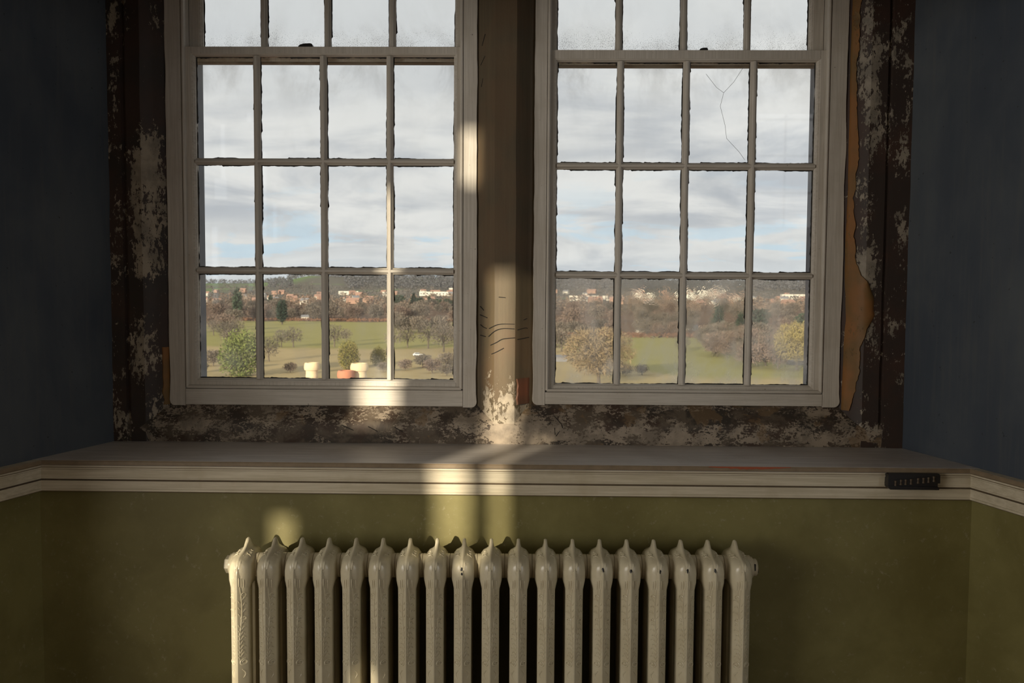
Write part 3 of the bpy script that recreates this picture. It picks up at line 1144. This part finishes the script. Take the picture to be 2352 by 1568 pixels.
def pot(x, y, top, r, mat):
    b = 3.05
    pr = [(r * .80, b), (r * .78, top - .26), (r * .82, top - .24), (r * .82, top - .20), (r * .78, top - .19), (r * .80, top - .13), (r * .98, top - .12), (r * 1.04, top - .08), (r * 1.0, top - .03), (r * .9, top), (r * .7, top), (r * .66, top - .2)]
    obj('chimney_pot', MB().lathe(pr, 24, x, y), mat, ch, 50)


pot(-.38, 0, 3.70, .122, M_pot)
pot(.42, -.05, 3.70, .145, M_pot)
pot(.24, -.28, 3.60, .135, M_potred)

# ------------------------------------------------------------------ outside: ground
TT = [(-100, -28.5), (950, -28.5), (1300, -27.0), (1700, -21.0), (2100, -14.5), (2500, -5.0), (3000, 15.0), (3400, 30.0), (3700, 32.0), (4300, -5), (6000, -30)]
RID = [(-.42, -16), (-.31, -17), (-.27, -6), (-.245, 14), (-.17, 10), (-.05, 5), (.05, 13), (.15, 12), (.24, 4), (.36, -3)]


def T(x, y):
    z = lerp_tab(TT, y)
    r = x / max(y, 1)
    k_ = max(0, min(1, (y - 2500) / 900))
    z += k_ * k_ * (3 - 2 * k_) * lerp_tab(RID, r)
    if y > 1000:
        z += 3 * mnoise.noise(Vector((x / 300, y / 300, 0))) * min(1, (y - 1000) / 800)
    return z


mt, t = newmat('winter_parkland')
P = t.pos()
sx = t.n.new('ShaderNodeSeparateXYZ')
t.l.new(P, sx.inputs[0])
n1 = t.noise(P, .012, 5, .6)
n2 = t.noise(t.sc(P, 1, .4, 1), .10, 5, .65)
Yw = t.math('ADD', sx.outputs[1], t.math('MULTIPLY', t.math('SUBTRACT', n1, .5), 90.0))
rough = t.mix(n2, (.31, .24, .115), (.52, .40, .21))
green = t.mix(n2, (.262, .240, .078), (.35, .31, .11))
right = t.step(sx.outputs[0], 10.0, 60.0)
edge_ = t.math('SUBTRACT', 452.0, t.math('MULTIPLY', right, 150.0))
c = t.mix(t.step(t.math('SUBTRACT', Yw, edge_), -12, 12), rough, green)
leaf = t.mix(n2, (.13, .08, .05), (.19, .12, .075))
lim = t.math('SUBTRACT', 800.0, t.math('MULTIPLY', right, 228.0))
c = t.mix(t.step(t.math('SUBTRACT', Yw, lim), -10, 20), c, leaf)
far = t.mix(t.step(t.noise(P, .004, 3, .5), .62, .66), (.135, .125, .10), (.15, .20, .085))
far = t.mix(t.math('MULTIPLY', t.step(sx.outputs[0], -700, -850), t.step(t.noise(P, .003, 3, .5), .42, .5)), far, (.15, .22, .085))
c = t.mix(t.step(sx.outputs[1], 1300, 1900), c, far)
t.finish(t.bsdf(c, .95, spec=.1))
M_land = mt
ys = [20, 120, 200, 260, 300, 340, 380, 420, 460, 500, 550, 600, 650, 700, 760, 820, 900, 1000] + [1000 + 90 * i for i in range(1, 60)]
mb = MB()
NXG = 60
vs_ = []
for y in ys:
    for i in range(NXG + 1):
        x = (-.75 + 1.5 * i / NXG) * (y + 250)
        vs_.append((x, y, T(x, y)))
fs = [(i * (NXG + 1) + j, i * (NXG + 1) + j + 1, (i + 1) * (NXG + 1) + j + 1, (i + 1) * (NXG + 1) + j) for i in range(len(ys) - 1) for j in range(NXG)]
mb.add(vs_, fs)
tag(obj('ground', mb, M_land, smooth=80), kind='structure')


# ------------------------------------------------------------------ trees
def leafmat(name, a, b):
    mt, t = newmat(name)
    n = t.noise(t.obj(), .5, 3, .6)
    r = t.rnd()
    c = t.mix(t.step(t.math('ADD', t.math('MULTIPLY', n, .7), t.math('MULTIPLY', r, .4)), .3, .75), a, b)
    t.finish(t.bsdf(c, .9, spec=.1))
    return mt


M_twig = leafmat('bare_twigs', (.11, .097, .08), (.195, .163, .132))
M_twig2 = leafmat('reddish_twigs', (.145, .105, .085), (.215, .16, .13))
M_gold = leafmat('golden_twigs', (.24, .18, .105), (.36, .275, .16))
M_willow = leafmat('yellow_twigs', (.25, .21, .085), (.36, .30, .13))
M_bark = leafmat('bark', (.10, .085, .065), (.16, .13, .10))
M_ever = leafmat('dark_needles', (.030, .050, .038), (.065, .092, .062))
M_ivy = leafmat('ivy_leaves', (.07, .11, .03), (.16, .19, .06))
M_bush = leafmat('yellow_green_leaves', (.10, .12, .03), (.27, .22, .07))


def blades(mb, n, shape, L, Wd, rnd, outward=.6):
    """crown: many small twig sprays or leaf sprays; shape(rnd) -> (point, outward direction)"""
    for _ in range(n):
        q, o_ = shape(rnd)
        dr = Vector((rnd.gauss(0, 1), rnd.gauss(0, 1), rnd.gauss(0, 1))).normalized() * (1 - outward) + o_ * outward
        dr.normalize()
        sd_ = dr.cross(Vector((rnd.gauss(0, 1), rnd.gauss(0, 1), rnd.gauss(0, 1)))).normalized()
        l_ = L * rnd.uniform(.6, 1.3)
        w_ = Wd * rnd.uniform(.6, 1.3)
        mb.add([q - sd_ * w_, q + sd_ * w_, q + dr * l_], [(0, 1, 2)])


def ellip(cz, rx, rz, bot=.0, power=.45):
    def f_(rnd):
        while True:
            v = Vector((rnd.gauss(0, 1), rnd.gauss(0, 1), rnd.gauss(0, 1))).normalized()
            k_ = rnd.random() ** power
            lump = 1 + .22 * mnoise.noise(v * 2.3 + Vector((cz, rx, 0)))
            q = Vector((v.x * rx, v.y * rx, v.z * rz)) * (k_ * lump)
            if q.z > -rz * (1 - bot):
                return q + Vector((0, 0, cz)), (v + Vector((0, 0, .35))).normalized()
    return f_


def cone(z0, h_, r):
    def f_(rnd):
        k_ = rnd.random() ** .75
        z = z0 + h_ * (1 - k_)
        a = rnd.uniform(0, 2 * math.pi)
        rr_ = r * (1 - (z - z0) / h_) ** .8 * (.55 + .45 * rnd.random()) * (1 + .25 * math.sin(z * 4))
        v = Vector((math.cos(a), math.sin(a), 0))
        return v * rr_ + Vector((0, 0, z)), (v * .8 + Vector((0, 0, .3))).normalized()
    return f_


def trunk_mb(rnd, h_, r, spread, nb=11):
    mb = MB()
    top = h_ * .62
    mb.tube([(0, 0, -.3), (rnd.uniform(-.1, .1), rnd.uniform(-.1, .1), top * .5), (rnd.uniform(-.3, .3), rnd.uniform(-.3, .3), top)], lambda f_: r * (1.15 - .75 * f_), 6)
    for i in range(nb):
        a = 2.4 * i + rnd.random()
        z0 = h_ * rnd.uniform(.22, .5)
        rr_ = spread * rnd.uniform(.55, .95)
        z1 = h_ * rnd.uniform(.55, .9)
        mb.tube([(0, 0, z0), (rr_ * .45 * math.cos(a), rr_ * .45 * math.sin(a), (z0 * .45 + z1 * .55)), (rr_ * math.cos(a), rr_ * math.sin(a), z1)], lambda f_: r * .42 * (1 - .8 * f_), 4)
    return mb


def proto_bare(seed, mat, n=520, h_=10.0, rx=4.6, tw=.13, bot=.25):
    rnd = random.Random(seed)
    a = trunk_mb(rnd, h_, .32, rx).mesh('trunk', M_bark)
    mb = MB()
    blades(mb, n, ellip(h_ * .60, rx, h_ * .42, bot), .8 if n > 3000 else 1.4, tw, rnd, .45 if n > 3000 else .55)
    return a, mb.mesh('crown', mat)


def proto_ever(seed, mat, kind):
    rnd = random.Random(seed)
    a = MB().tube([(0, 0, -.3), (0, 0, 8)], lambda f_: .3 * (1 - .7 * f_), 6).mesh('trunk', M_bark)
    mb = MB()
    if kind == 'cone':
        blades(mb, 900, cone(.8, 9.2, 2.1), 1.0, .28, rnd, .6)
    elif kind == 'column':
        blades(mb, 900, ellip(5.6, 1.75, 4.6, .0, .35), .9, .28, rnd, .5)
    elif kind == 'pine':
        blades(mb, 420, ellip(7.4, 3.4, 2.2, .0, .4), .9, .3, rnd, .5)
        blades(mb, 350, ellip(5.0, 2.6, 1.6, .0, .4), .9, .3, rnd, .5)
    else:
        blades(mb, 3600, ellip(4.6, 4.2, 5.2, .0, .4), .55, .17, rnd, .5)
    return a, mb.mesh('crown', mat)


PB = [proto_bare(100 + i, M_twig, 560) for i in range(5)]
PR = [proto_bare(120 + i, M_twig2, 620) for i in range(2)]
PG = [proto_bare(140, M_gold, 6500, 10.0, 5.2, .07, .0), proto_bare(141, M_willow, 4500, 10.0, 5.0, .08, .0)]
PD = [proto_bare(150 + i, M_twig, 1000, 10.0, 5.0, .22, .0) for i in range(4)]
PDR = [proto_bare(160 + i, M_twig2, 1000, 10.0, 5.0, .22, .0) for i in range(2)]
PE = {k_: proto_ever(170 + i, M_ever, k_) for i, k_ in enumerate(('cone', 'column', 'pine', 'round'))}
PI = proto_ever(180, M_ivy, 'round')
PBU = proto_ever(181, M_bush, 'round')


PANES = [(-.363, -.297, 'first pane of the left window'), (-.297, -.225, 'second pane of the left window'), (-.225, -.152, 'third pane of the left window'), (-.152, -.08, 'fourth pane of the left window'),
         (.03, .096, 'first pane of the right window'), (.096, .167, 'second pane of the right window'), (.167, .243, 'third pane of the right window'), (.243, .31, 'fourth pane of the right window')]


def pane_of(x, y):
    for a, b, nm in PANES:
        if a <= x / y < b:
            return nm
    return 'strip masked by frame or post'


def by_pane(objs, what, gname):
    """labels for things nothing but their pane and their order along it tells apart"""
    from collections import defaultdict
    dd = defaultdict(list)
    short = {'first pane of the left window': 'left window first pane', 'second pane of the left window': 'left window second pane', 'third pane of the left window': 'left window third pane', 'fourth pane of the left window': 'left window fourth pane', 'first pane of the right window': 'right window first pane', 'second pane of the right window': 'right window second pane', 'third pane of the right window': 'right window third pane', 'fourth pane of the right window': 'right window fourth pane'}
    for o in objs:
        pn = pane_of(o.location.x, o.location.y)
        dd[short.get(pn, pn)].append(o)
    for pn, L in dd.items():
        L.sort(key=lambda o: o.location.x / o.location.y)
        words_ = ('first', 'second', 'third', 'fourth', 'fifth', 'sixth', 'seventh', 'eighth')
        for i, o in enumerate(L):
            o['group'] = gname + ', ' + pn
            if len(L) == 1:
                o['label'] = what + ', only one in ' + pn
            elif len(L) <= 8 and 'masked' not in pn:
                o['label'] = what + ', ' + words_[i] + ' from left, ' + pn
            else:
                o['label'] = what + ', ' + pn


def tree(name, pr, x, y, h_, label, group=None, wide=1.0, cat='tree'):
    o = empty(name, (x, y, T(x, y)))
    s = h_ / 10.0
    o.scale = (s * wide, s * wide, s)
    o.rotation_euler = (0, 0, R_.uniform(0, 6.28))
    link('trunk', pr[0], o)
    link('crown', pr[1], o)
    tag(o, label, cat, group)
    return o


# single trees one can point to
tree('evergreen_tree', PE['column'], -254, 793, 29, 'tall narrow dark conifer rising above the woods, left window', None, .72)
tree('evergreen_tree', PE['column'], -199, 734, 19.5, 'dark evergreen at the edge of the green field, left window', None, 1.15)
tree('evergreen_tree', PE['cone'], -320, 1128, 19, 'dark conifer in the town edge beyond the field evergreen', None, 1.3)
tree('evergreen_tree', PE['cone'], 122, 590, 19.5, 'dark leaning conifer seen through the rippled pane, right window', None, 1.1)
tree('evergreen_tree', PE['cone'], 146, 630, 14.5, 'small broad dark conifer right of the rippled-pane conifer', None, 1.6)
tree('evergreen_tree', PE['pine'], 157, 625, 18, 'dark pine in the last column of panes, near its left bar', None, 1.25)
tree('evergreen_tree', PE['pine'], 178, 590, 16, 'dark pine behind the golden willow at the right edge of the view', None, 1.3)
for i, (x, y, hh) in enumerate([(-186, 1236, 17), (-177, 1240, 20), (-163, 1292, 21), (-150, 1262, 16), (-136, 1246, 17.5), (-124, 1215, 15), (-114, 1180, 14.5), (-104, 1190, 16)]):
    tree('evergreen_tree', PE['pine' if i % 2 else 'cone'], x, y, hh, 'dark evergreen in the clump behind the fourth pane, left window', 'dark evergreens in a clump', 1.35)
tree('ivy_clad_tree', PI, -97, 306, 15.5, 'ivy-green leafy tree low in the first pane of the bottom row', None, 1.15)
tree('broadleaf_bush', PBU, -66, 334, 11.0, 'yellow-green bushy tree behind the clay chimney pots', None, .85)
tree('broadleaf_bush', PBU, -58, 352, 7.5, 'low yellow-green bush right of the clay chimney pots', None, 1.0)
tree('willow_tree', PG[0], 22, 284, 18.0, 'large golden-brown tree in the first pane of the right window', None, 1.15)
tree('willow_tree', PG[1], 101, 345, 18.0, 'golden willow at the right edge of the right window view', None, .95)
tree('bare_tree', PR[0], 90, 396, 13, 'reddish bare tree below the leaning conifer, right window')
tree('bare_tree', PR[1], 112, 470, 11, 'reddish bare tree just left of the golden willow')
# bare trees standing in the field
fld = [(-118, 456, 10.3), (-124, 456, 8.7), (-105, 367, 9.7), (-98, 459, 11.4), (-101, 504, 7.2), (-67, 452, 9.7), (-61, 459, 10.5), (-50, 454, 14.1), (-44, 471, 15.8), (-195, 562, 9.4), (-158, 477, 12.6), (-150, 455, 9), (-172, 520, 10), (-40, 430, 13), (-36, 450, 12), (-186, 580, 10), (86, 422, 9.0), (100, 386, 10.0), (74, 440, 8), (95, 430, 9)]
fl_ = []
for i, (x, y, hh) in enumerate(fld):
    fl_.append(tree('bare_tree', PB[i % 5], x, y, hh, 'bare winter tree standing apart in the grass field', 'bare trees in the field'))
by_pane(fl_, 'bare field tree', 'bare trees in the field')
# scrub near the house
fl_ = []
for i, (x, y, hh) in enumerate([(-45, 332, 4), (-40, 345, 5), (-52, 325, 3.5), (-34, 322, 5), (-30, 338, 6), (-115, 318, 4), (-84, 320, 3.5), (-76, 318, 3), (-120, 345, 6), (-108, 332, 5), (24, 320, 5), (34, 318, 4), (40, 322, 3.5), (-28, 312, 4)]):
    fl_.append(tree('scrub_bush', PD[i % 4] if i % 3 else PDR[i % 2], x, y, hh, 'low bare brown scrub bush in the rough grass', 'scrub bushes in the rough grass', 1.3, 'bush'))
by_pane(fl_, 'low brown scrub bush', 'scrub bushes in the rough grass')
# the wood beyond the field
rw = random.Random(21)
cnt = 0
fl_ = []
while cnt < 245:
    r = rw.uniform(-.40, .35)
    if r < .0:
        y = 812 + 420 * rw.random() ** 1.3
    else:
        y = 582 + 620 * rw.random() ** 1.25
        if r > .19 and rw.random() < .5:
            y = rw.uniform(400, 600)
        if .02 < r < .07 and rw.random() < .5:
            y = rw.uniform(430, 620)
    x = r * y
    pr = rw.choice(PD) if rw.random() < .72 else rw.choice(PDR)
    hh = rw.uniform(9.5, 15.0) if y > 700 else rw.uniform(8, 11)
    fl_.append(tree('bare_tree', pr, x, y, hh, 'bare brown winter tree in the wood beyond the green field', 'bare trees of the wood', rw.uniform(.9, 1.25)))
    fl_[-1]['tone'] = (1 if pr in PDR else 0) + (2 if y > 900 else 0)
    cnt += 1
# nearer copses at the sides of the field
for i in range(40):
    if i >= 30:
        r, y = rw.uniform(.212, .305), rw.uniform(345, 420)
    elif i < 17:
        r, y = rw.uniform(.20, .305), rw.uniform(385, 560)
    elif i < 25:
        r, y = rw.uniform(-.15, -.085), rw.uniform(530, 770)
    else:
        r, y = rw.uniform(-.37, -.32), rw.uniform(560, 780)
    pr = rw.choice(PDR) if rw.random() < .5 else rw.choice(PD)
    fl_.append(tree('bare_tree', pr, r * y, y, rw.uniform(8, 11.5), 'bare tree', 'bare trees of the wood', rw.uniform(1.0, 1.3)))
    fl_[-1]['tone'] = 4 + (1 if pr in PDR else 0)
for q, nm in enumerate(('brown bare tree at wood edge', 'reddish bare tree at wood edge', 'brown bare tree deep in wood', 'reddish bare tree deep in wood', 'brown bare tree in nearer copse', 'reddish bare tree in nearer copse')):
    by_pane([o for o in fl_ if o['tone'] == q], nm, nm.replace('tree', 'trees'))
# undergrowth and hedge along the wood's edge, and woods on the far hills: too many to count
mb = MB()
rnd = random.Random(5)
for i in range(5200):
    r = rnd.uniform(-.42, .36)
    y = (806 if r < 0 else 570) + rnd.uniform(0, 26)
    x = r * y
    q = Vector((x, y, T(x, y) + rnd.uniform(0, 1.8)))
    sd_ = Vector((rnd.uniform(-1, 1), rnd.uniform(-.4, .4), 0)).normalized() * .7
    mb.add([q - sd_, q + sd_, q + Vector((rnd.uniform(-.4, .4), 0, rnd.uniform(.6, 1.6)))], [(0, 1, 2)])
tag(obj('hedge_undergrowth', mb, leafmat('rusty_bracken', (.15, .08, .05), (.23, .13, .08))), 'rusty brown undergrowth along the far edge of the field', 'undergrowth', kind='stuff')
M_farwood_haze = leafmat('far_wood_haze_twigs', (.115, .11, .105), (.19, .165, .145))  # twig colour greyed to paint in the distance haze


def woods(name, pts, label, mat, s0, s1, nt, seed):
    rnd = random.Random(seed)
    mb = MB()
    for (x, y) in pts:
        g = T(x, y)
        hh = rnd.uniform(s0, s1)
        wd = hh * rnd.uniform(.45, .75)
        for _ in range(nt):
            a = rnd.uniform(0, 6.283)
            k_ = rnd.random() ** .5
            zz = rnd.random()
            rr_ = wd * k_ * math.sqrt(max(.05, 1 - zz * zz))
            q = Vector((x + rr_ * math.cos(a), y + rr_ * math.sin(a), g + hh * zz * .9))
            l_ = hh * .26
            d1 = Vector((rnd.uniform(-1, 1), rnd.uniform(-1, 1), rnd.uniform(-.3, .6))) * l_
            d2 = Vector((rnd.uniform(-1, 1), rnd.uniform(-1, 1), rnd.uniform(.2, 1))) * l_
            mb.add([q, q + d1, q + d2], [(0, 1, 2)])
    return tag(obj(name, mb, mat), label, 'woodland', kind='stuff')


rnd = random.Random(31)
pts = []
for i in range(520):
    y = rnd.uniform(1150, 1750)
    pts.append((rnd.uniform(-.42, .36) * y, y))
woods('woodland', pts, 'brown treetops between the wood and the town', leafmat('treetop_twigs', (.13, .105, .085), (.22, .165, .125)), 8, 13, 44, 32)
pts = []
for i in range(1700):
    y = rnd.uniform(1500, 2750)
    pts.append((rnd.uniform(-.44, .38) * y, y))
woods('woodland', pts, 'grey-brown trees among the roofs of the distant town', M_farwood_haze, 7, 12, 22, 33)
pts = []
for i in range(4200):
    y = rnd.uniform(2550, 3650)
    x = rnd.uniform(-.44, .38) * y
    r = x / y
    if r < -.285 and y < 3450 or (-.26 < r < -.2 and y < 3250):
        continue
    pts.append((x, y))
woods('woodland', pts, 'blue-grey woods on the far hills at the horizon', leafmat('hill_wood_haze_twigs', (.10, .105, .115), (.155, .15, .155)), 10, 20, 26, 34)  # hill twigs tinted blue-grey, haze put into their colour

# ------------------------------------------------------------------ town
M_wall_w = simple('white_render', (.66, .62, .54), .9)
M_wall_b = simple('brick_house_wall', (.36, .22, .16), .9, .2, .5)
M_roof_r = simple('red_tiles', (.33, .20, .15), .9, .25, .3)
M_roof_g = simple('grey_slates', (.20, .20, .21), .9, .2, .3)
M_win = simple('dark_window', (.05, .06, .07), .3)


def house_meshes(L, D, H_, rf, wm, rm):
    a = MB().prism([(-D / 2, 0), (D / 2, 0), (D / 2, H_), (0, H_ + rf - .15), (-D / 2, H_)], 'x', -L / 2, L / 2).mesh('walls', wm)
    b = MB()
    for s in (-1, 1):
        b.prism([(s * (D / 2 + .4), H_ - .2), (0, H_ + rf), (0, H_ + rf + .3), (s * (D / 2 + .4), H_ + .1)], 'x', -L / 2 - .3, L / 2 + .3)
    return a, b.mesh('roof', rm)


HM = [house_meshes(11, 8, 5.5, 3.4, M_wall_b, M_roof_r), house_meshes(14, 8, 5.5, 3.2, M_wall_w, M_roof_r), house_meshes(12, 8, 5.5, 3.2, M_wall_w, M_roof_g), house_meshes(20, 9, 6, 3.5, M_wall_b, M_roof_r)]
HL = ['brick house under a red roof in the distant town', 'white house under a red roof in the distant town', 'white house under a grey roof in the distant town', 'long brick terrace under a red roof in the distant town']
HG = ['brick houses of the town', 'white red-roofed houses of the town', 'white grey-roofed houses of the town', 'brick terraces of the town']


def house(k_, x, y, rz, s, label=None, group=None, dz=0.0):
    o = empty('house', (x, y, T(x, y) + dz))
    o.rotation_euler = (0, 0, rz)
    o.scale = (s, s, s)
    link('walls', HM[k_][0], o)
    link('roof', HM[k_][1], o)
    tag(o, label or HL[k_], 'house', group)
    return o


rh = random.Random(77)
hs = {0: [], 1: [], 2: [], 3: []}
for i in range(105):
    y = 1380 + 900 * rh.random() ** 1.1
    r = rh.uniform(-.40, .34)
    k_ = rh.choice((0, 0, 1, 1, 2, 3, 3))
    hs[k_].append(house(k_, r * y, y, rh.uniform(-.6, .6), rh.uniform(.75, 1.15), None, HG[k_], 1.0))
for k_ in hs:
    by_pane(hs[k_], ('brick red-roofed house', 'white red-roofed house', 'white grey-roofed house', 'long brick red-roofed terrace')[k_], HG[k_])
house(2, -206, 838, .4, .55, 'white house among the trees beside the field evergreen, left window')
# long pale commercial buildings
lb = [(-404, 2050, 44, 7, 'long white flat building above the third pane trees, left window'), (-205, 2010, 70, 7, 'longest white flat building, fourth pane of the left window'), (-180, 2300, 40, 8, 'pale flat building above the longest white one, left window'),
      (-300, 1960, 26, 6, 'short pale flat building between the middle panes, left window'), (110, 1700, 70, 7, 'long cream flat building in the first pane of the right window'), (160, 1760, 44, 6, 'cream flat building beside the first bar, right window'),
      (345, 1900, 80, 8, 'long white flat building under the rippled glass, right window'), (420, 2120, 60, 10, 'bright white flat building high in the rippled pane, right window'), (250, 2000, 40, 8, 'pale flat building in the second pane of the right window'), (560, 1950, 50, 8, 'white flat building in the last pane of the right window')]
for (x, y, L, hh, lab) in lb:
    o = empty('flat_roofed_building', (x, y, T(x, y) + 1.5))
    obj('walls', MB().box(-L / 2, L / 2, -8, 8, -2, hh), M_wall_w, o)
    obj('roof', MB().box(-L / 2 - .5, L / 2 + .5, -8.5, 8.5, hh, hh + .9), M_wall_w, o)
    for i in range(int(L / 7)):
        obj('window', MB().box(-L / 2 + 2 + i * 7, -L / 2 + 6 + i * 7, -8.1, -7.9, hh * .35, hh * .62), M_win, o)
    tag(o, lab, 'building')
for (x, y, L, hh, lab) in [(79, 628, 9, 3.6, 'small pale hut at the edge of the wood, second pane of the right window'), (122, 690, 10, 3.6, 'pale hut among the trees below the rippled pane, right window'), (112, 372, 13, 2.2, 'grey-white low shed below the golden willow'), (12, 380, 8, 2.6, 'grey low shed beside the large golden-brown tree')]:
    o = empty('shed', (x, y, T(x, y)))
    obj('walls', MB().prism([(-3, 0), (3, 0), (3, hh * .7), (0, hh * .95), (-3, hh * .7)], 'x', -L / 2, L / 2), M_wall_w if 'grey' not in lab else M_roof_g, o)
    b = MB()
    for s in (-1, 1):
        b.prism([(s * 3.3, hh * .66), (0, hh * .95), (0, hh * 1.03), (s * 3.3, hh * .74)], 'x', -L / 2 - .3, L / 2 + .3)
    obj('roof', b, M_roof_g, o)
    tag(o, lab, 'shed')
# a white car parked on the grass
car = empty('car', (-49, 403, T(-49, 403)))
tag(car, 'tiny white car parked on the grass in the fourth pane, left window', 'car')
car.rotation_euler = (0, 0, .2)
obj('body', MB().prism([(-2.1, .35), (2.1, .35), (2.15, .8), (1.2, .95), (.7, 1.45), (-1.2, 1.5), (-1.9, .95), (-2.15, .8)], 'y', -.85, .85), simple('white_car_paint', (.8, .8, .8), .3), car, bevel=.05)
obj('windscreen', MB().prism([(1.08, .98), (.68, 1.4), (-1.1, 1.44), (-1.65, 1.0)], 'y', -.87, .87), M_win, car)
for xx in (-1.3, 1.3):
    for yy in (-.8, .8):
        wv = [(xx + .33 * math.cos(a), .33 + .33 * math.sin(a)) for a in [2 * math.pi * i / 14 for i in range(14)]]
        obj('wheel', MB().prism(wv, 'y', yy - .1, yy + .1), M_win, car)
